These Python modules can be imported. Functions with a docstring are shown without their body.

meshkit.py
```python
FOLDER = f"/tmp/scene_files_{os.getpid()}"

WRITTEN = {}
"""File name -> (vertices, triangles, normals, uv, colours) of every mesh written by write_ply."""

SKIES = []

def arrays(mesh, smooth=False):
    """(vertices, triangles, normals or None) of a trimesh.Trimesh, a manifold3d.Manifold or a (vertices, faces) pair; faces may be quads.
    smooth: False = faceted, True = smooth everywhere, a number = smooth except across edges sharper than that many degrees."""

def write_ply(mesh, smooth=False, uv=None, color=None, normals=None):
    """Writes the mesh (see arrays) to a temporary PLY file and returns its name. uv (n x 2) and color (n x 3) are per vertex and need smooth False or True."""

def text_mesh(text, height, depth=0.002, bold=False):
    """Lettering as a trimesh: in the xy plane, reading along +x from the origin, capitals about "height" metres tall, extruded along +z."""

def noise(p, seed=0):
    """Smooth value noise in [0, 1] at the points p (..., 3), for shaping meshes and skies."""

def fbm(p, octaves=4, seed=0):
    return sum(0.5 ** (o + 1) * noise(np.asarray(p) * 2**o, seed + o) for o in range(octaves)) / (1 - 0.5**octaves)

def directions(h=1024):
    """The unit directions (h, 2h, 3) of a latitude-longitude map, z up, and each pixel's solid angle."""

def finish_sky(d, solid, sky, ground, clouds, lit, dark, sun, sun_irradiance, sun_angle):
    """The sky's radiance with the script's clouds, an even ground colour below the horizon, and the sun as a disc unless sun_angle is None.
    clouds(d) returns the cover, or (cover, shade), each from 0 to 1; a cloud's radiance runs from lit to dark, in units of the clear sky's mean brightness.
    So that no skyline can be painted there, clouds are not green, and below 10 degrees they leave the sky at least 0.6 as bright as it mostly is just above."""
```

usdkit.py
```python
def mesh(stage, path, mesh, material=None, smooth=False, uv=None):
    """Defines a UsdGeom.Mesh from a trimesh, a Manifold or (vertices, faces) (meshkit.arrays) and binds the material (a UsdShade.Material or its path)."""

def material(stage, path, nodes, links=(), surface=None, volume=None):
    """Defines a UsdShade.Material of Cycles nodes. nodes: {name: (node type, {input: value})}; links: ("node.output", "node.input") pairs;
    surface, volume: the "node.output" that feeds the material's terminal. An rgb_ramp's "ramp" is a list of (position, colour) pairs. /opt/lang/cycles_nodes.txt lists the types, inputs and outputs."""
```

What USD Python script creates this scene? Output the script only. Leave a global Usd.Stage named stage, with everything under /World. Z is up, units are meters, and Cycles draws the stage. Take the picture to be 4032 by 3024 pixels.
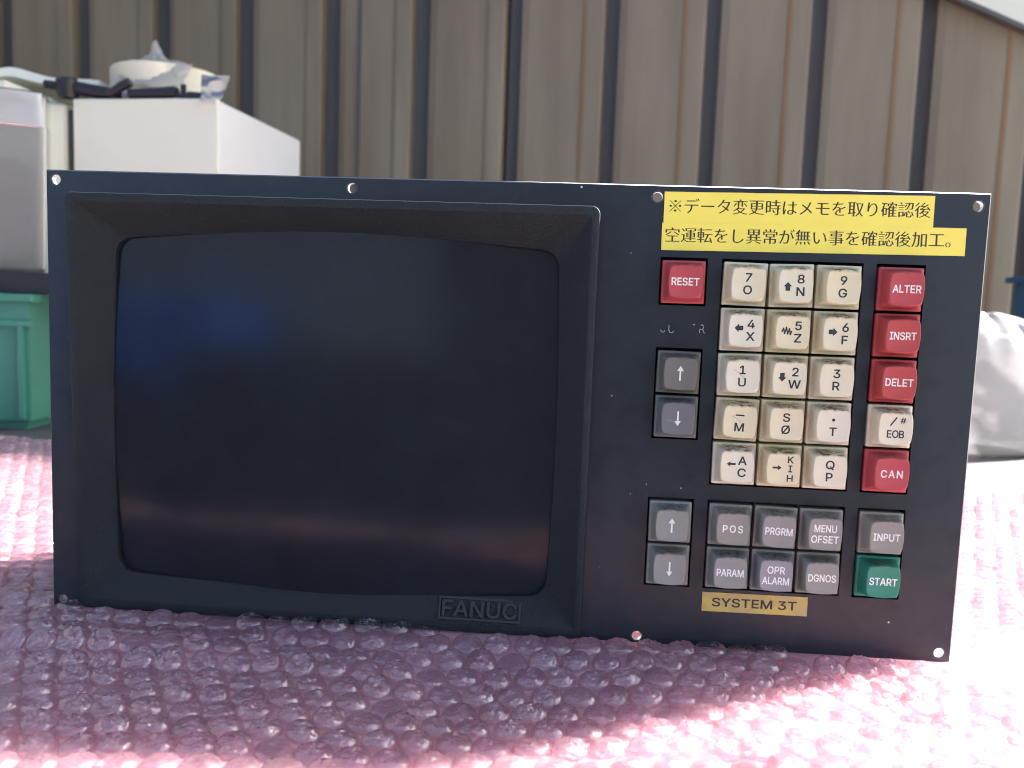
import math, json, numpy as np, trimesh, usdkit, meshkit
from pxr import Usd, UsdGeom, UsdLux, UsdShade, Gf, Sdf, Vt
from shapely.geometry import Polygon, Point, LineString, box as sbox
from shapely import affinity, union_all
from shapely.ops import triangulate

stage = Usd.Stage.CreateInMemory()
UsdGeom.SetStageUpAxis(stage, UsdGeom.Tokens.z)
UsdGeom.SetStageMetersPerUnit(stage, 1.0)
W = UsdGeom.Xform.Define(stage, '/World')
UsdGeom.Scope.Define(stage, '/World/Looks')
rng = np.random.default_rng(7)
PI = math.pi

# ---------------------------------------------------------------- camera
cam = UsdGeom.Camera.Define(stage, '/World/camera')
cx = np.array([0.99637236, 0.07706, 0.03610912])
cy = -np.array([0.04318837, -0.09227166, -0.99479682])
cz = -np.array([-0.07332719, 0.99274755, -0.09526503])
cp = np.array([0.03494554, -0.35637306, 0.14638722])
cam.AddTransformOp().Set(Gf.Matrix4d(*cx, 0, *cy, 0, *cz, 0, *cp, 1))
cam.CreateFocalLengthAttr(4.25)
cam.CreateHorizontalApertureAttr(4.25 * 4032 / 3260)
cam.CreateVerticalApertureAttr(4.25 * 3024 / 3260)
cam.CreateFStopAttr(1.9)
cam.CreateFocusDistanceAttr(0.365)
cam.CreateClippingRangeAttr(Gf.Vec2f(0.01, 500))
cam.CreateExposureAttr(3.0)

# ---------------------------------------------------------------- sun and sky
sun = np.array([0.86, 0.41, 0.745]); sun /= np.linalg.norm(sun)
elev = math.asin(sun[2])
usdkit.material(stage, '/World/Looks/sky_light', {
    's': ('sky_texture', {'sky_type': 'single_scattering', 'sun_disc': False, 'sun_elevation': elev, 'sun_rotation': math.atan2(sun[0], sun[1]), 'air_density': 1.0, 'aerosol_density': 2.0, 'ozone_density': 1.0}),
    'b': ('background_shader', {'strength': 0.05})}, [('s.color', 'b.color')], surface='b.background')
dome = UsdLux.DomeLight.Define(stage, '/World/sky')
UsdShade.MaterialBindingAPI.Apply(dome.GetPrim()).Bind(UsdShade.Material.Get(stage, '/World/Looks/sky_light'))
dome.GetPrim().SetCustomDataByKey('kind', 'structure')
dl = UsdLux.DistantLight.Define(stage, '/World/sun')
dl.CreateIntensityAttr(1.25); dl.CreateNormalizeAttr(True); dl.CreateAngleAttr(2.5)
dl.CreateColorAttr(Gf.Vec3f(1.0, 0.97, 0.93))
zax = sun; xax = np.cross([0, 0, 1], zax); xax /= np.linalg.norm(xax); yax = np.cross(zax, xax)
dl.AddTransformOp().Set(Gf.Matrix4d(*xax, 0, *yax, 0, *zax, 0, *(sun * 10), 1))

# ---------------------------------------------------------------- helpers
used = {}
def numbered(parent, name):
    k = (parent, name); n = used.get(k, 0); used[k] = n + 1
    return name if n == 0 else f'{name}_{n:03d}'
def path(name, parent=None):
    base = '/World' if parent is None else str(parent.GetPath())
    return f'{base}/{numbered(base, name)}'
def tag(o, label=None, cat=None, group=None, kind=None):
    for k, v in (('label', label), ('category', cat), ('group', group), ('kind', kind)):
        if v: o.SetCustomDataByKey(k, v)
    return o
def thing(name, label, cat, group=None, loc=(0, 0, 0), rz=0.0):
    x = UsdGeom.Xform.Define(stage, path(name)); x.AddTranslateOp().Set(Gf.Vec3d(*map(float, loc)))
    if rz: x.AddRotateZOp().Set(float(rz))
    return tag(x.GetPrim(), label, cat, group)
def obj(name, mesh, mat, parent=None, smooth=False, label=None, cat=None, group=None, kind=None):
    m = usdkit.mesh(stage, path(name, parent), mesh, M[mat] if isinstance(mat, str) else mat, smooth=smooth)
    return tag(m.GetPrim(), label, cat, group, kind)
def cat_(ms): return trimesh.util.concatenate([m if isinstance(m, trimesh.Trimesh) else trimesh.Trimesh(*m, process=False) for m in ms])
def bx(x0, x1, y0, y1, z0, z1, ch=0.0):
    b = trimesh.creation.box(extents=(x1 - x0, y1 - y0, z1 - z0)) if ch <= 0 else chamfer(x1 - x0, y1 - y0, z1 - z0, ch)
    b.apply_translation(((x0 + x1) / 2, (y0 + y1) / 2, (z0 + z1) / 2)); return b
def chamfer(a, b, c, ch):
    pts = []
    for sx in (-1, 1):
        for sy in (-1, 1):
            for sz in (-1, 1):
                p = np.array([sx * a / 2, sy * b / 2, sz * c / 2]); s = np.array([sx, sy, sz])
                for k in range(3):
                    q = p - s * ch; q[k] = p[k]; pts.append(q)
    return trimesh.convex.convex_hull(np.array(pts))
def ext(poly, h, h0=0.0):
    gs = [g for g in getattr(poly, 'geoms', [poly]) if g.area > 1e-12]
    m = cat_([trimesh.creation.extrude_polygon(g, h, engine='earcut') for g in gs]); m.apply_translation((0, 0, h0)); return m
PX = np.array([[1, 0, 0, 0], [0, 0, -1, 0], [0, 1, 0, 0], [0, 0, 0, 1.0]])   # panel plan (x, up, out) -> world
def front(m): m = m.copy(); m.apply_transform(PX); return m
def loft(loops, cap0=False, cap1=False):
    n = len(loops[0]); V = np.vstack(loops); F = []
    for k in range(len(loops) - 1):
        a = np.arange(n) + k * n; b = np.roll(np.arange(n), -1) + k * n
        F += [np.stack([a, b, b + n], 1), np.stack([a, b + n, a + n], 1)]
    V = list(V)
    if cap0:
        c = len(V); V.append(np.mean(loops[0], 0)); i = np.arange(n); F.append(np.stack([np.full(n, c), np.roll(i, -1), i], 1))
    if cap1:
        c = len(V); V.append(np.mean(loops[-1], 0)); i = np.arange(n) + (len(loops) - 1) * n; F.append(np.stack([np.full(n, c), i, np.roll(i, -1)], 1))
    return trimesh.Trimesh(np.array(V), np.vstack(F), process=False)
def tube(pts, r, n=12, caps=True):
    pts = np.asarray(pts, float); r = np.broadcast_to(r, len(pts)); loops = []
    t = np.gradient(pts, axis=0); t /= np.linalg.norm(t, axis=1)[:, None]
    u = np.cross(t[0], [0.31, 0.2, 0.93]); u /= np.linalg.norm(u)
    for p, d, q in zip(pts, t, r):
        u = u - d * (u @ d); u /= np.linalg.norm(u); v = np.cross(d, u); a = np.arange(n) / n * 2 * PI
        loops.append(p + q * (np.cos(a)[:, None] * u + np.sin(a)[:, None] * v))
    return loft(loops, caps, caps)
def lathe(prof, n=40):
    a = np.arange(n) / n * 2 * PI
    return loft([np.stack([r * np.cos(a), r * np.sin(a), np.full(n, z)], 1) for r, z in prof])
def text(s, h, width=None, bold=True, sx=1.0, depth=0.25, z0=0.0):
    m = meshkit.text_mesh(s, h, depth, bold=bold); b = m.bounds
    k = (width / (b[1, 0] - b[0, 0])) if width else sx
    m.apply_translation((-(b[0, 0] + b[1, 0]) / 2, -h / 2, z0)); m.apply_scale((k, 1, 1)); return m

# ---------------------------------------------------------------- materials
M = {}
def mat(name, color, rough=0.5, metal=0.0, spec=0.5, var=None, scale=40.0, bump=None, bscale=400.0, coat=0.0, ramp=None, rvar=0.0, stretch=(1, 1, 1), extra=None):
    """principled with a noise mottling between two colours, an optional fine bump, roughness variation"""
    n = {'p': ('principled_bsdf', {'base_color': color, 'roughness': rough, 'metallic': metal, 'specular_ior_level': spec, 'coat_weight': coat, **(extra or {})}),
         'g': ('texture_coordinate', {}), 'm': ('mapping', {'scale': stretch})}
    l = [('g.object', 'm.vector')]
    if var is not None:
        n['n'] = ('noise_texture', {'scale': scale, 'detail': 5.0, 'roughness': 0.6})
        n['r'] = ('rgb_ramp', {'ramp': ramp(color, var) if ramp else [(0.3, color), (0.7, var)]})
        l += [('m.vector', 'n.vector'), ('n.fac', 'r.fac'), ('r.color', 'p.base_color')]
    if rvar:
        n['n2'] = ('noise_texture', {'scale': scale * 1.7, 'detail': 4.0}); n['mr'] = ('map_range', {'from_min': 0.3, 'from_max': 0.7, 'to_min': rough - rvar, 'to_max': rough + rvar})
        l += [('m.vector', 'n2.vector'), ('n2.fac', 'mr.value'), ('mr.result', 'p.roughness')]
    if bump:
        n['bn'] = ('noise_texture', {'scale': bscale, 'detail': 3.0, 'roughness': 0.6}); n['b'] = ('bump', {'strength': bump[0], 'distance': bump[1]})
        l += [('m.vector', 'bn.vector'), ('bn.fac', 'b.height'), ('b.normal', 'p.normal')]
    M[name] = usdkit.material(stage, '/World/Looks/' + name, n, l, surface='p.BSDF'); return M[name]

mat('plate_paint', (0.009, 0.0145, 0.022), 0.36, var=(0.012, 0.0175, 0.025), scale=45, rvar=0.06, bump=(0.15, 0.0002), bscale=2500)
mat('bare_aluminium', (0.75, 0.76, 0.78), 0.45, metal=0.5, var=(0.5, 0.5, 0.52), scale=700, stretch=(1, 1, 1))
mat('bezel_plastic', (0.008, 0.012, 0.018), 0.5, var=(0.011, 0.016, 0.022), scale=90, spec=0.35, bump=(0.8, 0.0006), bscale=1600)
mat('badge_plastic', (0.022, 0.026, 0.030), 0.38, bump=(0.2, 0.0002), bscale=1600)
mat('dark_recess', (0.006, 0.006, 0.007), 0.7)
mat('screen_glass', (0.011, 0.015, 0.023), 0.16, var=(0.010, 0.011, 0.014), scale=30, rvar=0.03, spec=0.27)
mat('housing_steel', (0.45, 0.46, 0.45), 0.45, metal=0.6, var=(0.38, 0.39, 0.38), scale=25)
mat('legend_dark', (0.02, 0.022, 0.035), 0.6)
mat('legend_white', (0.80, 0.80, 0.78), 0.5, var=(0.62, 0.62, 0.60), scale=900)
mat('sticker_yellow', (0.88, 0.74, 0.125), 0.45, var=(0.85, 0.70, 0.115), scale=60)
mat('sticker_ink', (0.03, 0.028, 0.02), 0.6)
mat('tag_ink', (0.03, 0.025, 0.02), 0.6)
mat('tag_yellow', (0.58, 0.43, 0.10), 0.42, var=(0.50, 0.37, 0.13), scale=75, ramp=lambda a, b: [(0.47, a), (0.5, b)])
mat('worn_print', (0.45, 0.46, 0.5), 0.6, var=(0.2, 0.2, 0.22), scale=1500)
mat('scratch_grey', (0.30, 0.285, 0.25), 0.6)
mat('chip_grey', (0.55, 0.56, 0.6), 0.5)

def key_mat(name, color, grime, amount):
    """moulded key plastic: finger grime collects on the flange above the cap, a sharp-edged stain of its own"""
    n = {'g': ('texture_coordinate', {}), 'x': ('separate_xyz', {}),
         'n1': ('noise_texture', {'scale': 420.0, 'detail': 6.0, 'roughness': 0.65}),
         'n2': ('noise_texture', {'scale': 130.0, 'detail': 3.0}),
         # band: local z (up) near the crease above the cap and only on the low flange
         'dz': ('math', {'math_type': 'subtract', 'value2': 0.0072}), 'az': ('math', {'math_type': 'absolute'}),
         'bz': ('map_range', {'from_min': 0.0004, 'from_max': 0.0015, 'to_min': 1.0, 'to_max': 0.0, 'clamp': True}),
         'ax': ('math', {'math_type': 'absolute'}), 'bx': ('map_range', {'from_min': 0.0035, 'from_max': 0.0075, 'to_min': 1.0, 'to_max': 0.0, 'clamp': True}),
         'mm': ('math', {'math_type': 'multiply'}), 'ns': ('map_range', {'from_min': 0.38, 'from_max': 0.6, 'to_min': 0.0, 'to_max': 1.0, 'clamp': True}),
         'm2': ('math', {'math_type': 'multiply'}),
         'sp': ('map_range', {'from_min': 0.67, 'from_max': 0.76, 'to_min': 0.0, 'to_max': 0.35, 'clamp': True}), 'mx': ('math', {'math_type': 'maximum'}),
         'am': ('math', {'math_type': 'multiply', 'value2': amount, 'use_clamp': True}),
         'tone': ('rgb_ramp', {'ramp': [(0.25, color), (0.8, tuple(c * k for c, k in zip(color, (0.97, 0.93, 0.76))))]}), 'tf': ('math', {'math_type': 'multiply_add', 'value2': 0.7}), 'tr': ('math', {'math_type': 'multiply_add', 'value2': 0.6, 'value3': -0.05}),
         'mix': ('mix_color', {'b': grime}), 'p': ('principled_bsdf', {'roughness': 0.5, 'specular_ior_level': 0.35}),
         'bn': ('noise_texture', {'scale': 2500.0}), 'b': ('bump', {'strength': 0.08, 'distance': 0.0002})}
    l = [('g.object', 'x.vector'), ('g.object', 'off.vector1'), ('oi.random', 'sc.value1'), ('sc.value', 'off.vector2'),
         ('off.vector', 'n1.vector'), ('off.vector', 'n2.vector'), ('x.z', 'dz.value1'), ('dz.value', 'az.value1'), ('az.value', 'bz.value'), ('x.x', 'ax.value1'), ('ax.value', 'bx.value'),
         ('bz.result', 'mm.value1'), ('bx.result', 'mm.value2'), ('n1.fac', 'ns.value'), ('mm.value', 'm2.value1'), ('ns.result', 'm2.value2'),
         ('n1.fac', 'sp.value'), ('m2.value', 'mx.value1'), ('sp.result', 'mx.value2'), ('mx.value', 'am.value1'),
         ('oi.random', 'tr.value1'), ('n2.fac', 'tf.value1'), ('tr.value', 'tf.value3'), ('tf.value', 'tone.fac'), ('tone.color', 'mix.a'), ('am.value', 'mix.fac'), ('mix.result', 'p.base_color'), ('bn.fac', 'b.height'), ('b.normal', 'p.normal')]
    n['oi'] = ('object_info', {}); n['sc'] = ('math', {'math_type': 'multiply', 'value2': 7.0}); n['off'] = ('vector_math', {'math_type': 'add'})
    M[name] = usdkit.material(stage, '/World/Looks/' + name, n, l, surface='p.BSDF')
key_mat('key_white', (0.66, 0.63, 0.51), (0.05, 0.045, 0.028), 1.0)
key_mat('key_red', (0.42, 0.065, 0.078), (0.06, 0.02, 0.018), 0.7)
key_mat('key_grey', (0.24, 0.245, 0.255), (0.035, 0.036, 0.03), 0.7)
key_mat('key_dark', (0.14, 0.147, 0.155), (0.03, 0.032, 0.03), 0.7)
key_mat('key_green', (0.03, 0.20, 0.145), (0.014, 0.035, 0.03), 0.7)

# wrap
def film(name, tint, diff, mixd, bscale, bstr, rough, gl=1.0, ior=1.55, edge=0.0, crease=0.0):
    """thin clear film: see-through, a little milky, milkier where one looks along it, with a clear gloss"""
    n = {'g': ('geometry', {}), 'nz': ('noise_texture', {'scale': bscale, 'detail': 4.0, 'roughness': 0.65, 'distortion': 1.5}), 'b': ('bump', {'strength': bstr, 'distance': 0.0012}),
         't': ('transparent_bsdf', {'color': tint}), 'd': ('diffuse_bsdf', {'color': diff}), 'tl': ('translucent_bsdf', {'color': diff}),
         'm1': ('mix_closure', {'fac': 0.5}), 'm2': ('mix_closure', {}), 'lw': ('layer_weight', {'blend': 0.35}), 'ed': ('map_range', {'from_min': 0.0, 'from_max': 1.0, 'to_min': mixd, 'to_max': mixd + edge}),
         'gl': ('glossy_bsdf', {'color': (gl, gl, gl), 'roughness': rough}), 'f': ('fresnel', {'IOR': ior}), 'm3': ('mix_closure', {})}
    l = [('g.position', 'nz.vector'), ('nz.fac', 'b.height'), ('b.normal', 'gl.normal'), ('b.normal', 'f.normal'), ('d.BSDF', 'm1.closure1'), ('tl.BSDF', 'm1.closure2'),
         ('lw.facing', 'ed.value'), ('ed.result', 'm2.fac'),
         ('t.BSDF', 'm2.closure1'), ('m1.closure', 'm2.closure2'), ('m2.closure', 'm3.closure1'), ('gl.BSDF', 'm3.closure2'), ('f.fac', 'm3.fac')]
    if crease:
        n['vo'] = ('voronoi_texture', {'scale': crease, 'feature': 'f1', 'randomness': 1.0}); n['ad'] = ('math', {'math_type': 'multiply_add', 'value2': 0.9})
        n['ds'] = ('vector_math', {'math_type': 'multiply_add', 'vector2': (0.006, 0.006, 0.006)})
        l.remove(('nz.fac', 'b.height')); l += [('nz.color', 'ds.vector1'), ('g.position', 'ds.vector3'), ('ds.vector', 'vo.vector'), ('vo.distance', 'ad.value1'), ('nz.fac', 'ad.value3'), ('ad.value', 'b.height')]
    M[name] = usdkit.material(stage, '/World/Looks/' + name, n, l, surface='m3.closure')
film('bubble_film', (1.0, 0.955, 0.97), (0.97, 0.86, 0.92), 0.025, 260.0, 0.17, 0.02, ior=2.0, edge=.13, crease=300.0)
mat('wrap_backing', (0.84, 0.43, 0.49), 0.20, var=(0.90, 0.56, 0.62), scale=120, bump=(0.6, 0.001), bscale=260, coat=0.5, extra={'subsurface_method': 'burley', 'subsurface_weight': 0.75, 'subsurface_radius': (1.0, 0.75, 0.85), 'subsurface_scale': 0.04})

mat('wall_steel', (0.30, 0.235, 0.155), 0.5, var=(0.185, 0.135, 0.085), scale=2.0, stretch=(4.0, 4.0, 0.5), bump=(0.1, 0.002), bscale=14)
mat('wall_seam', (0.090, 0.082, 0.078), 0.6, var=(0.115, 0.105, 0.10), scale=6, stretch=(3, 3, 0.5))  # dark tone puts the groove shade into the seam colour
mat('wall_rust', (0.30, 0.15, 0.065), 0.7, var=(0.31, 0.20, 0.11), scale=5, stretch=(3, 3, 0.8))
mat('cream_paint', (0.80, 0.78, 0.60), 0.4, var=(0.76, 0.745, 0.58), scale=5, rvar=0.05)
mat('white_paint', (0.74, 0.74, 0.70), 0.4, var=(0.70, 0.70, 0.67), scale=8)
mat('black_metal', (0.009, 0.009, 0.012), 0.32, var=(0.016, 0.016, 0.019), scale=60)
mat('black_plastic', (0.012, 0.012, 0.014), 0.5, var=(0.02, 0.02, 0.022), scale=30)
mat('green_plastic', (0.055, 0.22, 0.15), 0.4, var=(0.065, 0.25, 0.17), scale=12)
mat('blue_plastic', (0.025, 0.085, 0.16), 0.4, var=(0.035, 0.14, 0.25), scale=12)
mat('tarp_blue', (0.02, 0.075, 0.33), 0.5, var=(0.03, 0.09, 0.38), scale=8)
mat('bench_grey', (0.08, 0.078, 0.075), 0.6, var=(0.12, 0.117, 0.11), scale=14)
mat('concrete', (0.22, 0.195, 0.165), 0.8, var=(0.26, 0.235, 0.20), scale=3, bump=(0.3, 0.01), bscale=40)
mat('paper_white', (0.88, 0.85, 0.70), 0.6, var=(0.84, 0.81, 0.66), scale=20)
mat('board_cream', (0.74, 0.71, 0.58), 0.6, var=(0.70, 0.67, 0.54), scale=6)
mat('tape_cream', (0.78, 0.70, 0.50), 0.5, var=(0.72, 0.66, 0.5), scale=25)
mat('shop_wall', (0.15, 0.19, 0.25), 0.7, var=(0.09, 0.12, 0.17), scale=1.5)
mat('shop_door', (0.025, 0.026, 0.03), 0.7)
film('clear_bag', (0.97, 0.97, 0.95), (0.80, 0.79, 0.72), 0.70, 60.0, 0.3, 0.45, gl=.3)
film('frosted_rim', (0.95, 0.96, 1.0), (0.68, 0.69, 0.70), 0.75, 30.0, 0.1, 0.2)
film('frosted_plastic', (0.86, 0.86, 0.88), (0.36, 0.355, 0.335), 0.72, 30.0, 0.1, 0.25)
film('sack_white', (0.98, 0.97, 0.97), (0.66, 0.63, 0.63), 0.78, 35.0, 0.9, 0.3)

# ================================================================ SETTING
obj('ground', (np.array([[-40, -40, -.75], [40, -40, -.75], [40, 40, -.75], [-40, 40, -.75]]), np.array([[0, 1, 2, 3]])), 'concrete', kind='structure')

# workbench
t = thing('workbench', 'grey workbench under the pink bubble wrap', 'workbench')
obj('tabletop', bx(-1.25, 1.05, -0.150, 1.05, -0.045, -0.0165, 0.003), 'bench_grey', t)
for x in (-1.18, 0.98):
    for y in (-0.11, 0.98): obj('leg', bx(x - .03, x + .03, y - .03, y + .03, -.75, -.0452), 'black_metal', t)

# shed wall: pitched sheets 0.2 m apart, each sheet, its rust line and the lap seam, tinted dark for groove shade, are parts
t = thing('shed_wall', 'tan ribbed steel shed wall with vertical seams coloured dark for groove shade', 'wall', loc=(-1.31, 1.525, -0.75), rz=math.degrees(math.atan2(-0.09875, 0.99511)))
ZT = 2.0
def strip(prof, z0=0.0, z1=ZT, zn=2):
    prof = np.array(prof, float); zs = np.linspace(z0, z1, zn)
    V = np.array([[x, y, z] for z in zs for x, y in prof]); n = len(prof); F = []
    for k in range(zn - 1):
        for i in range(n - 1): F.append([k * n + i, k * n + i + 1, (k + 1) * n + i + 1, (k + 1) * n + i])
    return (V, np.array(F))
for k in range(-3, 14):
    x = k * 0.2
    w = 0.0135 if k > 5 else 0.018
    # pan recessed, ridge proud, then a deep narrow seam
    obj('wall_sheet', strip([(x + w, 0.022), (x + w + .001, 0.004), (x + w + .016, 0.0), (x + .1395, 0.0), (x + .1405, -.001)]), 'wall_steel', t)
    obj('rust_line', strip([(x + .1405, -.001), (x + .1435, -.0025), (x + .1475, -.0035)]), 'wall_rust' if k > 5 else 'wall_steel', t)
    obj('wall_rib', strip([(x + .1475, -.0035), (x + .150, -.004), (x + .2 - w - .006, -.004), (x + .2 - w - .002, -.003), (x + .2 - w, 0.022)]), 'wall_steel', t)
    obj('seam', strip([(x - w, 0.0225), (x - w * .3, .024), (x + w * .3, .024), (x + w, 0.0225)]), 'wall_seam', t)
obj('wall_sheet_joint', bx(.862, .868, -.0035, .0, 0, ZT), 'wall_seam', t)
obj('backing', bx(-.75, 2.9, .03, .06, 0, ZT), 'shop_door', t)

t = thing('side_partition', 'unseen dark wall added to dim the left of the scene', 'wall')  # unseen wall added to darken the left side
obj('panel', bx(-1.80, -1.76, -.6, 1.45, -.75, 1.9), 'shop_door', t)
for y in (-.6, 1.40): obj('post', bx(-1.758, -1.70, y, y + .05, -.745, 1.9), 'black_metal', t)
# roof eave above, out of the picture; keeps the sun off the wall and the boxes
t = thing('shed_roof', 'grey steel eave overhanging the top of the ribbed wall', 'roof')
obj('roof_sheet', bx(-2.2, 1.35, 1.06, 1.75, 1.26, 1.275), 'shop_wall', t)
obj('fascia', bx(-2.2, 1.35, 1.045, 1.0595, 1.23, 1.29), 'shop_wall', t)

# sloping cream board against the wall, top right
t = thing('sloping_board', 'pale cream board sloping down across the top right of the wall', 'board')
o, d, up, nn = np.array([.785, 1.30, .715]), np.array([.900, -.089, -.425]), np.array([.42, -.03, .905]), None
d /= np.linalg.norm(d); nrm = np.cross(d, up); nrm /= np.linalg.norm(nrm); up = np.cross(nrm, d)
def board(l0, l1, h0, h1, t0, t1):
    b = trimesh.creation.box(extents=(l1 - l0, t1 - t0, h1 - h0)); R = np.eye(4); R[:3, 0] = d; R[:3, 1] = -nrm; R[:3, 2] = up
    if np.linalg.det(R) < 0: R[:3, 1] *= -1
    b.apply_translation(((l0 + l1) / 2, 0, (h0 + h1) / 2)); b.apply_transform(R); b.apply_translation(o); return b
obj('face_board', board(-.35, 1.0, 0.0, .4, -.01, .01), 'board_cream', t)
obj('edge_strip', board(-.35, 1.0, -.008, -.0005, -.010, .010), 'wall_seam', t)

# things behind the camera that the dark glass mirrors, some added to shape its light
t = thing('workshop_building', 'dark grey workshop building across the yard', 'building')
obj('wall', bx(-6, 5, -5.2, -5.0, -.75, 2.6), 'shop_wall', t)
obj('door', bx(-.4, 1.8, -4.995, -4.96, -.745, 1.5), 'shop_door', t)
obj('roof', bx(-6.2, 5.2, -5.4, -4.8, 2.605, 2.7), 'shop_door', t)
t = thing('workshop_canopy', 'unseen dark canopy added to cut sky light on the panel', 'roof')  # unseen canopy added to hold back sky light from the panel front
obj('roof_sheet', bx(-6, 4.5, -3.3, -1.6, 1.75, 1.77), 'shop_door', t)
for x in (-5.8, 4.3): obj('post', bx(x - .05, x + .05, -1.8, -1.7, -.745, 1.745), 'shop_door', t)
t = thing('tool_trolley', 'unseen dark trolley added to darken the lower screen reflection', 'trolley')  # unseen block added so the lower glass reflects something dark
obj('cabinet', bx(-.75, .75, -1.6, -1.0, -.65, .10, .01), 'shop_door', t)
for x in (-.42, .47):
    for y in (-1.42, -1.08): obj('wheel', bx(x - .02, x + .02, y - .04, y + .04, -.748, -.651, .01), 'black_plastic', t)
t = thing('tarp_stack', 'stack of goods under a blue tarpaulin', 'tarpaulin')
obj('cover', bx(-2.3, -1.12, -2.6, -1.9, -.10, .30, .05), 'tarp_blue', t)
obj('pallet', bx(-2.3, -1.12, -2.6, -1.9, -.75, -.11), 'shop_door', t)

# ================================================================ BACK BENCH THINGS
B0 = -0.0165
t = thing('equipment_cabinet', 'cream and white metal cabinet standing behind the left of the panel', 'cabinet', loc=(-.494, .641, B0), rz=-4.6)
obj('front_panel', bx(-.1020, .0905, 0, .004, 0.0, .3965, .0012), 'cream_paint', t)
obj('case', bx(-.1010, .0895, .0042, .245, 0.0, .3955, .003), 'white_paint', t)
t2 = thing('narrow_cabinet', 'cream cabinet seen in the gap between the frosted bin and the larger cabinet', 'cabinet', loc=(-.64, .652, B0), rz=4.4)
obj('case', bx(-.09, .032, 0, .2, 0, .392, .003), 'cream_paint', t2)
obj('side_rail', bx(.0328, .0390, .006, .02, 0, .385), 'black_metal', t2)  # black strip put in for the shaded gap beside the cabinet

# black clamp tool on the cabinet
ZC = B0 + .3965
t = thing('clamp_tool', 'black metal clamp tool with a collar and lever lying on the cabinet top edge', 'tool')
obj('stub', tube([(-.6300, 0.6480, .3965), (-.6105, 0.6490, .3945)], [.0052, .0055], 14), 'black_metal', t, smooth=35)
m = lathe([(0.0, -.0125), (.010, -.0125), (.0128, -.009), (.0132, .004), (.0122, .011), (.0095, .0135), (.0085, .009), (0, .009)], 28)
m.apply_transform(trimesh.transformations.rotation_matrix(.25, (1, .2, 0))); m.apply_translation((-.6034, 0.6510, .3925))
obj('collar', m, 'black_metal', t, smooth=35)
obj('handle_bar', tube([(-.594, 0.6510, .3935), (-.57, 0.6570, .3905), (-.545, 0.6620, .3885), (-.535, 0.6640, .3880)], [.0085, .0080, .0070, .0060], 14), 'black_metal', t, smooth=35)
obj('lever', tube([(-.5475, 0.6470, .3850), (-.531, 0.6470, .3955), (-.5205, 0.6470, .4005)], [.0050, .0062, .0058], 12), 'black_metal', t, smooth=35)
obj('sleeve', tube([(-.537, 0.6630, .3880), (-.520, 0.6640, .3890)], [.0072, .0072], 14), 'bare_aluminium', t, smooth=35)
obj('socket', tube([(-.5235, 0.6500, .3868), (-.500, 0.6500, .3880), (-.466, 0.6500, .3900), (-.4615, 0.6500, .3905)], [.0058, .0066, .0072, .0055], 14), 'black_metal', t, smooth=35)
t = thing('clamp_jaw', 'small black clamp jaw at the right end of the cabinet top', 'tool')
obj('jaw', bx(-.4570, -.4500, 0.6470, .648, ZC + .0005, ZC + .019, .001), 'black_metal', t)
obj('bar', tube([(-.4498, 0.6520, ZC + .006), (-.4090, 0.6550, ZC + .005)], [.0058, .0050], 10), 'black_metal', t, smooth=35)
obj('hook', tube([(-.462, 0.6480, ZC + .0035), (-.4575, 0.6485, ZC + .008)], [.003, .003], 8), 'black_metal', t, smooth=35)

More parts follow.
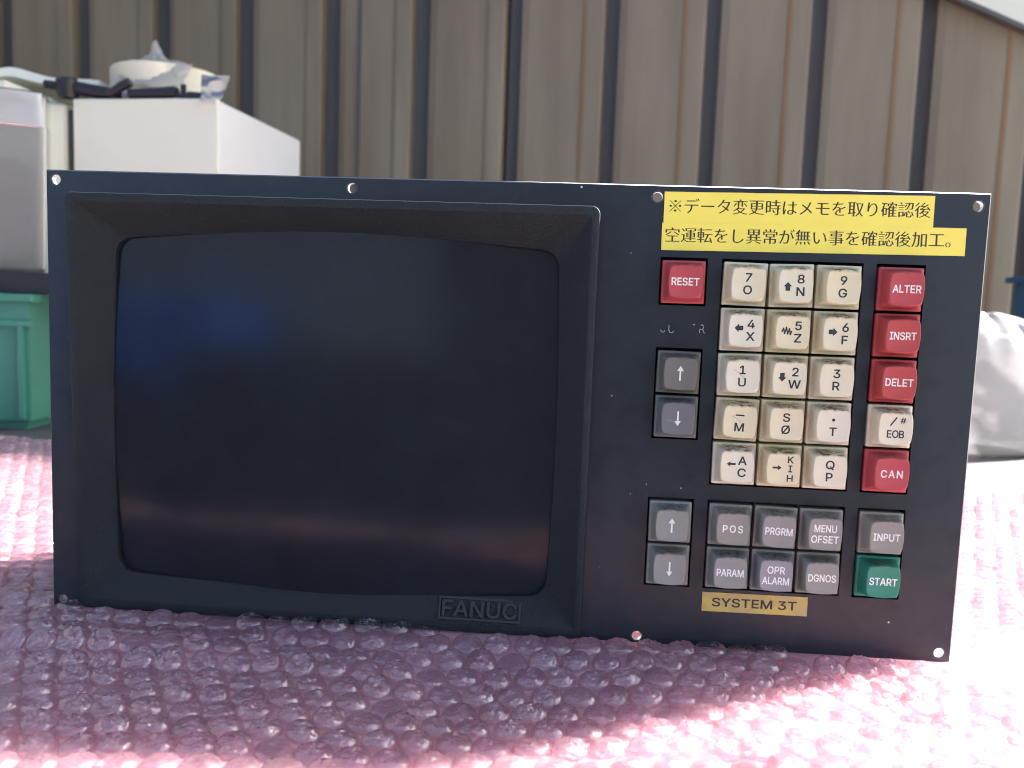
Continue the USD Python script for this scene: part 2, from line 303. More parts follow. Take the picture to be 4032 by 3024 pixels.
# tape roll with plastic on it
t = thing('tape_roll', 'large cream tape roll lying on the white cabinet', 'tape roll', loc=(-.5177, .735, ZC))
o1 = lathe([(.042, .0), (.068, .0), (.0692, .002), (.0692, .050), (.068, .052), (.042, .052), (.042, .0)], 64)
obj('tape', o1, 'tape_cream', t, smooth=35)
obj('core', lathe([(.038, 0.0005), (.0415, 0.0005), (.0415, .0515), (.038, .0515), (.038, .0005)], 48), 'paper_white', t, smooth=35)
def crumple(P, amp, f, seed):
    q = np.stack([meshkit.fbm(P * f + 11.3 * k, 4, seed + k) - .5 for k in range(3)], -1); return P + q * amp
n = 46; U, V_ = np.meshgrid(np.linspace(-1, 1, n), np.linspace(-1, 1, n))
rr = np.hypot(U * .9, V_); zz = .0005 + .030 * np.exp(-np.sqrt((U + .1) ** 2 * 20 + V_ ** 2 * 12 + .01) * 1.5) + .008 * np.exp(-(rr ** 2) * 3)
P = np.stack([U * .046 + .012, -.045 + V_ * .030, .052 + zz - .045 * np.clip(-V_ - .25, 0, 1)], -1).reshape(-1, 3)
P = crumple(P, .012, 60, 3); P[:, 2] = np.maximum(P[:, 2], .001)
Fq = np.array([[r * n + c, r * n + c + 1, (r + 1) * n + c + 1, (r + 1) * n + c] for r in range(n - 1) for c in range(n - 1)])
obj('plastic_film', (P + np.array([-.5177, .735, ZC]), Fq), 'clear_bag', smooth=True, label='crumpled clear plastic film with a peak draped over the cream tape roll', cat='plastic film')
# film hanging at the right end
n = 20; U, V_ = np.meshgrid(np.linspace(-1, 1, n), np.linspace(0, 1, n))
P = np.stack([-.4130 + U * .016 * (1 - .4 * V_), .648 - .016 * V_ + .004 * U, ZC + .030 * (1 - V_) - .008 * V_], -1).reshape(-1, 3); P = crumple(P, .006, 60, 9)
Fq = np.array([[r * n + c, r * n + c + 1, (r + 1) * n + c + 1, (r + 1) * n + c] for r in range(n - 1) for c in range(n - 1)])
obj('plastic_scrap', (P, Fq), 'clear_bag', smooth=True, label='torn clear plastic scrap hanging off the right corner of the cabinet top', cat='plastic film')

# green crate, gap shadow tray, frosted bin, paper
def crate(t, w, dp, h, matn, ledge=.008):
    obj('body', cat_([bx(-w / 2, w / 2, 0, .004, .012, h), bx(-w / 2, w / 2, dp - .004, dp, .012, h), bx(-w / 2, -w / 2 + .004, .0041, dp - .0041, .012, h), bx(w / 2 - .004, w / 2, .0041, dp - .0041, .012, h), bx(-w / 2 + .001, w / 2 - .001, .001, dp - .001, .010, .016)]), matn, t)
    obj('rim', cat_([bx(-w / 2 - ledge, w / 2 + ledge, -ledge, .0045, h, h + .009, .001), bx(-w / 2 - ledge, w / 2 + ledge, dp - .0045, dp + ledge, h, h + .009, .001), bx(-w / 2 - ledge, -w / 2 + .0045, .0046, dp - .0046, h, h + .009), bx(w / 2 - .0045, w / 2 + ledge, .0046, dp - .0046, h, h + .009)]), matn, t)
    obj('band', bx(-w / 2 - ledge * .7, w / 2 + ledge * .7, -ledge * .7, -.0002, h - .027, h - .021), matn, t)
    for k in (-.5, -.17, .17, .5):
        obj('rib', bx(k * w * .93 - .003, k * w * .93 + .003, -.006, -.0003, .014, h - .0275), matn, t)
    obj('foot', bx(-w / 2 + .01, w / 2 - .01, .01, dp - .01, 0, .0115), matn, t)
t = thing('green_crate', 'green plastic crate under the frosted bin left of the panel', 'crate', loc=(-.690, .530, B0), rz=3)
crate(t, .222, .30, .146, 'green_plastic')
obj('black_tray', cat_([bx(-.83, -.50, .545, .86, .1395, .150), bx(-.83, -.50, .545, .549, .150, .163)]), 'black_plastic', label='black tray put in for the gap shadow between the green crate and the frosted bin', cat='tray')  # black slab stands in for the shadow gap above the crate
t = thing('frosted_bin', 'grey frosted plastic bin with a white rim on top of the added black tray', 'bin', loc=(-.600, .602, 0), rz=29)
lo = lambda x0, x1, y0, y1, z, r: np.array([(px, py, z) for px, py in np.array(sbox(x0 + r, y0 + r, x1 - r, y1 - r).buffer(r, quad_segs=5).exterior.coords[:-1])])
obj('tub', loft([lo(-.196, -.006, .008, .19, .165, .012), lo(-.198, -.002, .004, .192, .17, .012), lo(-.204, 0.002, 0, .196, .336, .012)], cap0=True), 'frosted_plastic', t, smooth=40)
obj('rim', loft([lo(-.206, .000, -.002, .198, .334, .012), lo(-.210, .001, -.006, .202, .335, .014), lo(-.210, .001, -.006, .202, .373, .014), lo(-.207, -.001, -.003, .199, .375, .012), lo(-.20, -.008, .006, .192, .375, .012)]), 'frosted_rim', t, smooth=40)
obj('contents', bx(-.18, -.02, .02, .16, .167, .30, .01), 'sack_white', t)
def sheet(x0, x1, y0, y1, zf, n=24, seed=1, amp=.004):
    U, V_ = np.meshgrid(np.linspace(0, 1, n), np.linspace(0, 1, n)); P = np.stack([x0 + (x1 - x0) * U, y0 + (y1 - y0) * V_, zf(U, V_)], -1).reshape(-1, 3)
    P[:, 2] += (meshkit.fbm(P * 25, 3, seed) - .5) * amp
    F = np.array([[r * n + c, r * n + c + 1, (r + 1) * n + c + 1, (r + 1) * n + c] for r in range(n - 1) for c in range(n - 1)]); Q = P.copy(); Q[:, 2] -= .0006
    return np.vstack([P, Q]), np.vstack([F, F[:, ::-1] + n * n])
def slab(x0, x1, y0, y1, zf, th, n=30, seed=1, amp=.003):
    u, v = np.meshgrid(np.linspace(0, 1, n), np.linspace(0, 1, n)); top = np.stack([x0 + (x1 - x0) * u, y0 + (y1 - y0) * v, zf(u, v)], -1).reshape(-1, 3)
    top[:, 2] += (meshkit.fbm(top * 30, 3, seed) - .5) * amp; bot = top.copy(); bot[:, 2] -= th(u, v).ravel(); N2 = n * n; i = np.arange(N2).reshape(n, n)
    q = np.stack([i[:-1, :-1], i[:-1, 1:], i[1:, 1:], i[1:, :-1]], -1).reshape(-1, 4); e = np.concatenate([i[0, :], i[1:, -1], i[-1, -2::-1], i[-2:0:-1, 0]]); e2 = np.roll(e, -1)
    return np.vstack([top, bot]), np.vstack([q, q[:, ::-1] + N2, np.stack([e + N2, e2 + N2, e2, e], 1)])
obj('paper_stack', slab(-.765, -.5855, .69, .80, lambda u, v: .4130 + .012 * np.exp(-((u - .34) / .2) ** 2) + .004 * (1 - u), lambda u, v: .0055 + .006 * np.exp(-((u - .4) / .35) ** 2)), 'paper_white', label='curled stack of cream white papers lying over the frosted bin', cat='paper', smooth=30)
obj('bin_lid', bx(-.80, -.648, .6015, .78, .3765, .3890, .002), 'cream_paint', label='flat cream lid on the frosted bin under the curled papers', cat='lid')

# right: white sack and blue crate
t = thing('white_sack', 'white plastic sack standing behind the right edge of the panel', 'sack')
loops = []; N = 120; a = np.arange(N) / N * 2 * PI
prof = [(0, .058, .046), (.006, .076, .060), (.02, .081, .064), (.05, .084, .066), (.08, .086, .067), (.11, .085, .066), (.13, .080, .062), (.148, .068, .053), (.160, .050, .040), (.168, .030, .024), (.173, .014, .012)]
zs = np.linspace(0, .173, 40); pr = np.array(prof)
for z in zs:
    rx, ry = np.interp(z, pr[:, 0], pr[:, 1]), np.interp(z, pr[:, 0], pr[:, 2]); top = np.clip((z - .09) / .08, 0, 1)
    q3 = np.stack([np.cos(a) * 1.6, np.sin(a) * 1.6, np.full(N, z * 10)], 1); fold = 1 - np.abs(2 * meshkit.fbm(q3 * np.array([2.2, 2.2, .9]), 3, 5) - 1)
    s_ = 1 + .12 * (meshkit.fbm(q3, 3, 8) - .5) + (.05 + .16 * top) * (fold - .6) + .05 * top * np.cos(a * 14 + 3 * meshkit.noise(q3, 2))
    loops.append(np.stack([.545 + 1.15 * rx * s_ * np.cos(a), .73 + ry * s_ * np.sin(a), B0 + z + .012 * (meshkit.fbm(q3 * 1.3, 2, 4) - .5) * (z > .02)], 1))
obj('bag', loft(loops, True, True), 'sack_white', t, smooth=60)
knot = tube([(.525, .725, B0 + .166), (.522, .715, B0 + .178), (.517, .712, B0 + .186)], [.012, .010, .003], 9); obj('knot', knot, 'clear_bag', t, smooth=40)
t = thing('blue_crate', 'blue plastic crate behind the white sack at the right edge', 'crate', loc=(.832, .87, B0), rz=0)
crate(t, .20, .16, .226, 'blue_plastic', .012)

# ================================================================ BUBBLE WRAP
def sheet_z(x, y):
    x = np.asarray(x, float); y = np.asarray(y, float); p = np.stack([x, y, np.zeros_like(x)], -1)
    z = -.0075 + .011 * (meshkit.fbm(p * np.array([7, 9, 1]), 3, 21) - .5)
    near = np.exp(-((y - .0) / .03) ** 2) * (np.abs(x) < .24)          # pressed flat under the panel
    z = z * (1 - .95 * near) + (.0003) * .95 * near
    z += .004 * np.exp(-((y + .035 + .05 * (x + .1)) / .010) ** 2) * np.clip((.05 - x) / .2, 0, 1)   # fold
    return np.maximum(z, -.0155 + .0008)
X0, X1, Y0, Y1 = -.78, .72, -.144, .442
wrap = thing('bubble_wrap', 'translucent pink bubble wrap sheet lying on the workbench under the panel', 'bubble wrap')
nx, ny = 420, 190
gx, gy = np.meshgrid(np.linspace(X0, X1, nx), np.linspace(Y0, Y1, ny)); P = np.stack([gx, gy, sheet_z(gx, gy)], -1).reshape(-1, 3)
i = np.arange(nx * ny).reshape(ny, nx); F = np.stack([i[:-1, :-1], i[:-1, 1:], i[1:, 1:], i[1:, :-1]], -1).reshape(-1, 4)
obj('backing_film', (P, F), 'wrap_backing', wrap, smooth=True)
def bubble(seed, rings=9, seg=26):
    r_ = np.array([1.0, .985, .95, .88, .78, .62, .45, .27, .1]) if rings == 9 else np.concatenate([[1.0, .99, .97, .94], np.linspace(.9, .06, rings - 4)]); a = np.arange(seg) / seg * 2 * PI; R, H = .0067, .0049
    g = np.random.default_rng(seed); loops = []
    dents = [(g.uniform(-.7, .7), g.uniform(-.7, .7), g.uniform(.25, .5), g.uniform(.15, .5)) for _ in range(4)]
    for q in r_:
        x = q * np.cos(a); y = q * np.sin(a); z = (1 - q ** 5) ** .55
        for dx, dy, dr, dh in dents: z = z - dh * .55 * np.exp(-((x - dx) ** 2 + (y - dy) ** 2) / dr ** 2) * z
        p = np.stack([x, y, np.full_like(x, seed)], -1); rid = 1 - np.abs(2 * meshkit.fbm(p * 2.4, 3, seed) - 1); rid2 = 1 - np.abs(2 * meshkit.fbm(p * 5.5 + 3, 2, seed + 9) - 1); z = z * (1 - .25 * rid ** 4 - .16 * rid2 ** 5) + .05 * (meshkit.fbm(p * 6, 2, seed + 5) - .5) * (q < .97)
        w = 1 + .05 * np.sin(a * 2 + seed) * q
        loops.append(np.stack([x * R * w, y * R * w, np.maximum(z, 0) * H], 1))
    return loft(loops, False, True)
VAR = [bubble(s, 17, 40) for s in range(1, 9)]
VARM = [(m.vertices.view(np.ndarray), m.faces) for m in VAR]
pitch = .0132; ang = math.radians(4); pts = []
for r in range(-90, 120):
    for c in range(-120, 120):
        u, v = (c + .5 * (r % 2)) * pitch, r * pitch * .9
        pts.append((u * math.cos(ang) - v * math.sin(ang), u * math.sin(ang) + v * math.cos(ang)))
pts = np.array(pts) + rng.normal(0, .0004, (len(pts), 2))
ok = (pts[:, 0] > X0 + .008) & (pts[:, 0] < X1 - .008) & (pts[:, 1] > Y0 + .008) & (pts[:, 1] < Y1 - .008)
ok &= ~((np.abs(pts[:, 0]) < .206) & (pts[:, 1] > -.0018) & (pts[:, 1] < .0065))        # nothing crushed under the unit itself
pts = pts[ok]
B = np.column_stack([pts, sheet_z(pts[:, 0], pts[:, 1]) + .0001])
e = .002
gxn = (sheet_z(pts[:, 0] + e, pts[:, 1]) - sheet_z(pts[:, 0] - e, pts[:, 1])) / (2 * e); gyn = (sheet_z(pts[:, 0], pts[:, 1] + e) - sheet_z(pts[:, 0], pts[:, 1] - e)) / (2 * e)
rot = rng.uniform(0, 2 * PI, len(B)); sc = rng.uniform(.93, 1.05, len(B)); hs = np.where(rng.random(len(B)) < .06, rng.uniform(.25, .5, len(B)), rng.uniform(.70, 1.10, len(B))); vi = rng.integers(0, len(VAR), len(B))
# the ones in view that show largest (nearest the camera) are parts of their own
q = B - cp; dep = q @ (-cz); uu = (q @ cx) / dep * 3260 + 2016; vv = (q @ -cy) / dep * 3260 + 1512
vis = (uu > 0) & (uu < 4032) & (vv > 0) & (vv < 3024) & (dep > 0)
order = np.argsort(np.where(vis, dep, 9e9)); big = order[:300]; rest = order[300:]
def bub_verts(k):
    v = VARM[vi[k]][0].copy(); v[:, 2] *= hs[k]; c, s = math.cos(rot[k]), math.sin(rot[k])
    v = np.stack([v[:, 0] * c - v[:, 1] * s, v[:, 0] * s + v[:, 1] * c, v[:, 2]], 1) * sc[k]
    v[:, 2] += gxn[k] * v[:, 0] + gyn[k] * v[:, 1]; return v + B[k]
for k in big: obj('bubble', (bub_verts(k), VARM[vi[k]][1]), 'bubble_film', wrap, smooth=True)
VS, FS, off = [], [], 0
bubble_low = [bubble(s, 9, 14) for s in range(1, 9)]
LOW = [(m.vertices.view(np.ndarray), m.faces) for m in bubble_low]
VARM = LOW
for k in rest:
    v = bub_verts(k); VS.append(v); FS.append(LOW[vi[k]][1] + off); off += len(v)
obj('bubble_field', (np.vstack(VS), np.vstack(FS)), 'bubble_film', wrap, smooth=True, kind='stuff')

# ================================================================ CONTROL PANEL
cpn = thing('control_panel', 'dark blue-grey machine control panel with screen, keypad and yellow stickers standing on bubble wrap', 'control panel')
mm = 1e-3; GX, GZ, PT = 95.95, 167.46, 19.05
COL = {'rs': -25.52, 'n0': 0, 'n1': PT, 'n2': 2 * PT, 'al': 63.1}; ROW = {f'r{i}': i * PT for i in range(5)}; ROW['f0'] = 103.02; ROW['f1'] = 122.05
KS = 17.94
def kc(c, r): return (GX + COL[c] + KS / 2, GZ - ROW[r] - KS / 2)
plate = sbox(-201.4, 0, 201.4, 198.6)
holes = [(-196.8, 194.2), (-63.4, 193.9), (67, 193.5), (196.5, 193.1), (-196.5, 3.0), (67.7, 3.2), (196.5, 4.2)]
for hx, hz in holes: plate = plate.difference(Point(hx, hz).buffer(2.15, quad_segs=8))
def cut(c0, c1, r0, r1): return sbox(GX + COL[c0] - .9, GZ - ROW[r1] - KS - .9, GX + COL[c1] + KS + .9, GZ - ROW[r0] + 1.3)
cuts = [cut('rs', 'rs', 'r0', 'r0'), cut('rs', 'rs', 'r2', 'r3'), cut('rs', 'rs', 'f0', 'f1'), cut('n0', 'n2', 'r0', 'r4'), cut('al', 'al', 'r0', 'r4'), cut('n0', 'n2', 'f0', 'f1'), cut('al', 'al', 'f0', 'f1')]
for c in cuts: plate = plate.difference(c)
plate = plate.difference(sbox(-184.5, 3.5, 40.5, 185.5))
inner = plate.intersection(sbox(-200.9, .5, 200.9, 198.0))
pm = ext(plate, 2.1, -3.0); pm2 = ext(inner, .9, -.9)
obj('face_plate', front(cat_([pm2]).apply_scale(mm)), 'plate_paint', cpn)
obj('plate_core', front(pm.apply_scale(mm)), 'plate_paint', cpn)
# worn top chamfer, bare on the right; left half painted dark for its shade
def cham(p0, p1, q0, q1, hq=-.5):
    v = np.array([(*p0, 0), (*p1, 0), (*q1, hq), (*q0, hq)], float) * mm; return trimesh.Trimesh(v, [[0, 1, 2], [0, 2, 3]], process=False)
def tri3(*p): return trimesh.Trimesh(np.array(p, float) * mm, [[0, 1, 2]], process=False)
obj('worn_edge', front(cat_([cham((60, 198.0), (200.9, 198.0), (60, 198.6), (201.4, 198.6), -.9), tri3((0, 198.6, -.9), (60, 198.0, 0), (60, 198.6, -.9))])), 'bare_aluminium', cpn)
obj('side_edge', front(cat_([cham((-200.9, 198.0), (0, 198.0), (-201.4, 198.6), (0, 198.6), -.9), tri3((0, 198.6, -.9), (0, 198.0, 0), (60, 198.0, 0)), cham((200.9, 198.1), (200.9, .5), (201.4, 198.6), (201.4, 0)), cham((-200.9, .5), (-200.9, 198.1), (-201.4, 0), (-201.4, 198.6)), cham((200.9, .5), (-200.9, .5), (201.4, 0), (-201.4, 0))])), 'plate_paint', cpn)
for hx, hz in holes:
    a = np.arange(24) / 24 * 2 * PI; L = lambda r, h: np.stack([hx + r * np.cos(a), hz + r * np.sin(a), np.full(24, h)], 1) * mm
    obj('hole_ring', front(loft([L(2.55, .02), L(2.12, -.35), L(2.12, -3.0)])), 'bare_aluminium', cpn, smooth=30)
obj('keypad_backing', front(bx(66, 182, 22, 175, -14, -11).apply_scale(mm)), 'dark_recess', cpn)
obj('screen_housing', bx(-.186, .040, .026, .12, .006, .186, .002), 'housing_steel', cpn)
obj('keypad_housing', cat_([bx(.060, .190, .0145, .04, .016, .178, .002), bx(.0605, .0640, .0032, .0144, .0165, .1775), bx(.186, .1895, .0032, .0144, .0165, .1775), bx(.0641, .1859, .0032, .0144, .0165, .020), bx(.0641, .1859, .0032, .0144, .174, .1775)]), 'housing_steel', cpn)

# bezel
def ring_pts(fside, r, ns=26, nc=7):
    """fside(side, t) -> (x, z); sides bottom, right, top, left walked counter-clockwise"""
    out = []
    for s in range(4):
        for t in np.linspace(0, 1, ns): out.append(fside(s, t, r))
    return np.array(out)
def rrect(x0, x1, z0, z1, r, bulge=(0, 0, 0, 0), ns=22, nc=8):
    out = []
    cs = [(x0 + r, z0 + r, PI, 1.5 * PI), (x1 - r, z0 + r, 1.5 * PI, 2 * PI), (x1 - r, z1 - r, 0, .5 * PI), (x0 + r, z1 - r, .5 * PI, PI)]
    for k in range(4):
        cx_, cz_, a0, a1 = cs[k]
        for q in np.linspace(a0, a1, nc): out.append((cx_ + r * math.cos(q), cz_ + r * math.sin(q)))
        A = np.array(out[-1]); nx_ = cs[(k + 1) % 4]; Bq = np.array((nx_[0] + r * math.cos(nx_[2]), nx_[1] + r * math.sin(nx_[2])))
        nd = [(0, -1), (1, 0), (0, 1), (-1, 0)][k]
        for q in np.linspace(0, 1, ns + 2)[1:-1]: out.append(tuple(A + (Bq - A) * q + np.array(nd) * bulge[k] * math.sin(PI * q)))
    return np.array(out)
def hh(z): return 2.2 + 7.8 * np.clip((z - 1) / 187, 0, 1)
BX0, BX1, BZ0, BZ1 = -187.4, 43.2, .4, 188.0
def lp(xz, h): return np.column_stack([xz, h]) * mm
R0 = rrect(BX0, BX1, BZ0, BZ1, 3.5); R1 = rrect(BX0 + .25, BX1 - .25, BZ0 + .25, BZ1 - .25, 3.3); R2 = rrect(BX0 + 1.0, BX1 - 1.0, BZ0 + 1.0, BZ1 - 1.0, 2.6)
R3 = rrect(BX0 + 3.0, BX1 - 3.0, BZ0 + 4.2, BZ1 - 3.2, 1.2); R4 = rrect(BX0 + 3.6, BX1 - 3.6, BZ0 + 4.9, BZ1 - 3.9, 1.0)
OP = rrect(-171.0, 26.8, 17.2, 170.2, 7.5, (3.2, 1.6, 4.3, 1.6)); OP2 = rrect(-170.8, 26.6, 17.4, 170.0, 7.4, (3.2, 1.6, 4.3, 1.6))
bez = [lp(R0, np.full(len(R0), -.2)), lp(R0, hh(R0[:, 1]) - .9), lp(R1, hh(R1[:, 1]) - .3), lp(R2, hh(R2[:, 1])), lp(R3, hh(R3[:, 1])), lp(R4, hh(R4[:, 1]) - .35)]
for q in (.33, .66, .97): bez.append(lp(R4 + (OP - R4) * q, (hh(R4[:, 1]) - .35) * (1 - q) + (-2.2) * q))
bez += [lp(OP, np.full(len(OP), -2.5)), lp(OP2, np.full(len(OP), -3.2)), lp(OP2, np.full(len(OP), -19.0))]
obj('bezel', front(loft(bez)), 'bezel_plastic', cpn, smooth=28)
# cathode ray screen
n1, n2 = 60, 48; U, V_ = np.meshgrid(np.linspace(-174, 30, n1), np.linspace(12, 178, n2)); RR = 1300.0
Hs = 0.9 - ((U + 72.2) ** 2 + (V_ - 95) ** 2) / (2 * RR)
P = np.stack([U, V_, Hs], -1).reshape(-1, 3) * mm; i = np.arange(n1 * n2).reshape(n2, n1); Fs = np.stack([i[:-1, :-1], i[:-1, 1:], i[1:, 1:], i[1:, :-1]], -1).reshape(-1, 4)
P = (PX[:3, :3] @ P.T).T
obj('screen', (P, Fs), 'screen_glass', cpn, smooth=True)
# raised maker's name in its recessed frame on the lower slope
lg = UsdGeom.Xform.Define(stage, path('maker_badge', cpn)).GetPrim()
zA, hA, zB, hB = 5.3, hh(5.3) - .35, 14.4, -2.2
sl = math.hypot(zB - zA, hA - hB); T = np.eye(4); yv = np.array([0, (zB - zA) / sl, (hB - hA) / sl]); nv = np.array([0, -yv[2], yv[1]]); T[:3, 1] = yv; T[:3, 2] = nv; T[:3, 3] = (-2.2, zA, hA)
def slope(m): m = m.copy(); m.apply_transform(T); m.apply_scale(mm); return front(m)
fr = sbox(-18.4, .6, 18.4, 10.6); obj('frame', slope(ext(fr.difference(fr.buffer(-.9, join_style=2)), 1.1, -.3)), 'badge_plastic', lg)
obj('ground_plate', slope(ext(fr.buffer(-.95, join_style=2), .35, -.28)), 'dark_recess', lg)
tx = text('FANUC', 6.6, width=33.6, bold=True, depth=1.0, z0=.1); tx.apply_translation((0, 5.6, 0)); obj('lettering', slope(tx), 'badge_plastic', lg)

# keys
def squircle(hw, r, bul, n=12):
    return rrect(-hw, hw, -hw, hw, r, (bul,) * 4, ns=5, nc=5)
CAPC = (0.0, 0.15)
def keycap():
    S = [(8.97, .5, 0, -10), (8.97, .5, 0, .55), (8.8, .6, 0, .8), (8.1, .8, 0, 1.0), (7.95, .9, .02, 1.25), (7.55, 1.6, .1, 2.3), (7.15, 1.9, .2, 5.2), (6.85, 2.0, .3, 7.0), (6.65, 2.0, .35, 7.6), (6.3, 1.9, .35, 7.95)]
    loops = [np.column_stack([squircle(a, b, c), np.full(len(squircle(a, b, c)), h)]) for a, b, c, h in S]
    for k in (.8, .55, .3, .1):
        sq = squircle(6.3, 1.9, .35) * k; loops.append(np.column_stack([sq, 7.98 - .42 * (1 - (sq[:, 0] / 6.6) ** 2) * (1 - .3 * (sq[:, 1] / 6.6) ** 2)]))
    return loft(loops, False, True)
def top_h(x, y): return 7.98 - .42 * (1 - np.clip(x / 6.6, -1, 1) ** 2) * (1 - .3 * (y / 6.6) ** 2)
KC = keycap(); KC.apply_scale(mm); KC = front(KC)
def put(m, x, y): m = m.copy(); m.apply_translation((x, y, 0)); return m
def poly(pts): return ext(Polygon(pts), .25)
def block_arrow(a):
    m = poly([(0, 1.9), (1.75, .1), (.95, .1), (.95, -1.7), (-.95, -1.7), (-.95, .1), (-1.75, .1)]); m.apply_transform(trimesh.transformations.rotation_matrix(a, (0, 0, 1))); return m
def thin_arrow(a, L=6.2, w=.36, hd=1.35, hl=2.1):
    m = poly([(0, L / 2), (hd, L / 2 - hl), (w, L / 2 - hl), (w, -L / 2), (-w, -L / 2), (-w, L / 2 - hl), (-hd, L / 2 - hl)]); m.apply_transform(trimesh.transformations.rotation_matrix(a, (0, 0, 1))); return m
def two(a, b, x=0.0): return [put(text(a, 3.4, sx=1.12), x, 2.55), put(text(b, 3.4, sx=1.12), x - .1, -2.55)]
def word(s, w, y=0.0, h=3.0): return put(text(s, h, width=w, bold=True), 0, y)
def spaced(s, w, h=3.0):
    k = len(s); return cat_([put(text(ch, h, sx=.92), -w / 2 + w * (i + .5) / k, 0) for i, ch in enumerate(s)])
zig = ext(LineString([(-1.9, -.4), (-1.3, 1.0), (-.75, -1.2), (-.1, 1.5), (.45, -1.4), (1.1, .9), (1.6, -1.6), (2.0, -.2)]).buffer(.28, quad_segs=3), .25)
sq = .25
LEG = {('n0', 'r0'): two('7', 'O'), ('n1', 'r0'): two('8', 'N', 2.1) + [put(block_arrow(0), -3.1, -.6)], ('n2', 'r0'): two('9', 'G'),
       ('n0', 'r1'): two('4', 'X', 2.2) + [put(block_arrow(PI / 2), -2.6, .8)], ('n1', 'r1'): two('5', 'Z', 2.3) + [put(zig, -2.4, .4)], ('n2', 'r1'): two('6', 'F', 2.1) + [put(block_arrow(-PI / 2), -2.9, .6)],
       ('n0', 'r2'): two('1', 'U'), ('n1', 'r2'): two('2', 'W', 2.3) + [put(block_arrow(PI), -2.9, .3)], ('n2', 'r2'): two('3', 'R'),
       ('n0', 'r3'): [put(poly([(-1.8, -.3), (1.8, -.3), (1.8, .3), (-1.8, .3)]), 0, 2.6), put(text('M', 3.4, sx=1.1), 0, -2.4)], ('n1', 'r3'): two('S', 'Ø'),
       ('n2', 'r3'): [put(ext(Point(0, 0).buffer(.65), .25), 0, 2.4), put(text('T', 3.4, sx=1.1), 0, -2.5)],
       ('n0', 'r4'): two('A', 'C', 2.2) + [put(thin_arrow(PI / 2, 3.8, .42, 1.1, 1.6), -2.4, 1.0)],
       ('n1', 'r4'): [put(text(ch, 2.8, sx=1.05), 2.9, y) for ch, y in (('K', 3.9), ('I', .1), ('H', -4.0))] + [put(thin_arrow(-PI / 2, 3.8, .42, 1.1, 1.6), -2.5, .4)],
       ('n2', 'r4'): two('Q', 'P'),
       ('rs', 'r0'): [word('RESET', 11.4)], ('al', 'r0'): [word('ALTER', 11.3)], ('al', 'r1'): [word('INSRT', 10.6)], ('al', 'r2'): [word('DELET', 11.2)],
       ('al', 'r3'): [put(ext(LineString([(-1.1, -1.6), (1.1, 1.6)]).buffer(.3), .25), -.9, 2.9), put(text('#', 2.3, sx=1.1), 2.9, 3.4), put(spaced('EOB', 7.4), .1, -2.3)],
       ('al', 'r4'): [spaced('CAN', 9.6)], ('rs', 'r2'): [thin_arrow(0)], ('rs', 'r3'): [thin_arrow(PI)], ('rs', 'f0'): [thin_arrow(0)], ('rs', 'f1'): [thin_arrow(PI)],
       ('n0', 'f0'): [spaced('POS', 9.6)], ('n1', 'f0'): [word('PRGRM', 11.3)], ('n2', 'f0'): [word('MENU', 9.2, 2.3), word('OFSET', 11.3, -2.3)],
       ('n0', 'f1'): [word('PARAM', 11.3)], ('n1', 'f1'): [word('OPR', 7.3, 2.3), word('ALARM', 11.2, -2.3)], ('n2', 'f1'): [word('DGNOS', 11.4)],
       ('al', 'f0'): [word('INPUT', 10.9)], ('al', 'f1'): [word('START', 11.4)]}
g2 = np.random.default_rng(3)
SCR = {('n0', 'r2'): [((-3.4, 2.6), (.6, -.9))], ('n0', 'r3'): [((-3.3, 2.2), (.7, -.4))], ('rs', 'r3'): [((-4.2, -.6), (-.7, -2.2))], ('al', 'f0'): [((-2.2, 1.9), (-1.0, 1.2)), ((-2.0, -1.9), (-1.2, -2.1))]}
LAB = dict(zip([(c, r) for r in ('r0', 'r1', 'r2', 'r3', 'r4') for c in ('n0', 'n1', 'n2')], ['7 and O', '8 and N with a block arrow up', '9 and G', '4 and X with a block arrow left', '5 and Z with a zigzag', '6 and F with a block arrow right', '1 and U', '2 and W with a block arrow down', '3 and R', 'minus and M', 'S and slashed zero', 'dot and T', 'A and C with a thin arrow left', 'K I H with a thin arrow right', 'Q and P']))
LAB.update(zip([('rs', 'r0'), ('al', 'r0'), ('al', 'r1'), ('al', 'r2'), ('al', 'r3'), ('al', 'r4'), ('n0', 'f0'), ('n1', 'f0'), ('n2', 'f0'), ('n0', 'f1'), ('n1', 'f1'), ('n2', 'f1'), ('al', 'f0'), ('al', 'f1')], ['RESET', 'ALTER', 'INSRT', 'DELET', 'slash, hash and EOB', 'CAN', 'POS', 'PRGRM', 'MENU OFSET', 'PARAM', 'OPR ALARM', 'DGNOS', 'INPUT', 'START']))
LAB.update({('rs', 'r2'): 'with an up arrow, upper pair', ('rs', 'r3'): 'with a down arrow, upper pair', ('rs', 'f0'): 'with an up arrow, lower pair', ('rs', 'f1'): 'with a down arrow, lower pair'})
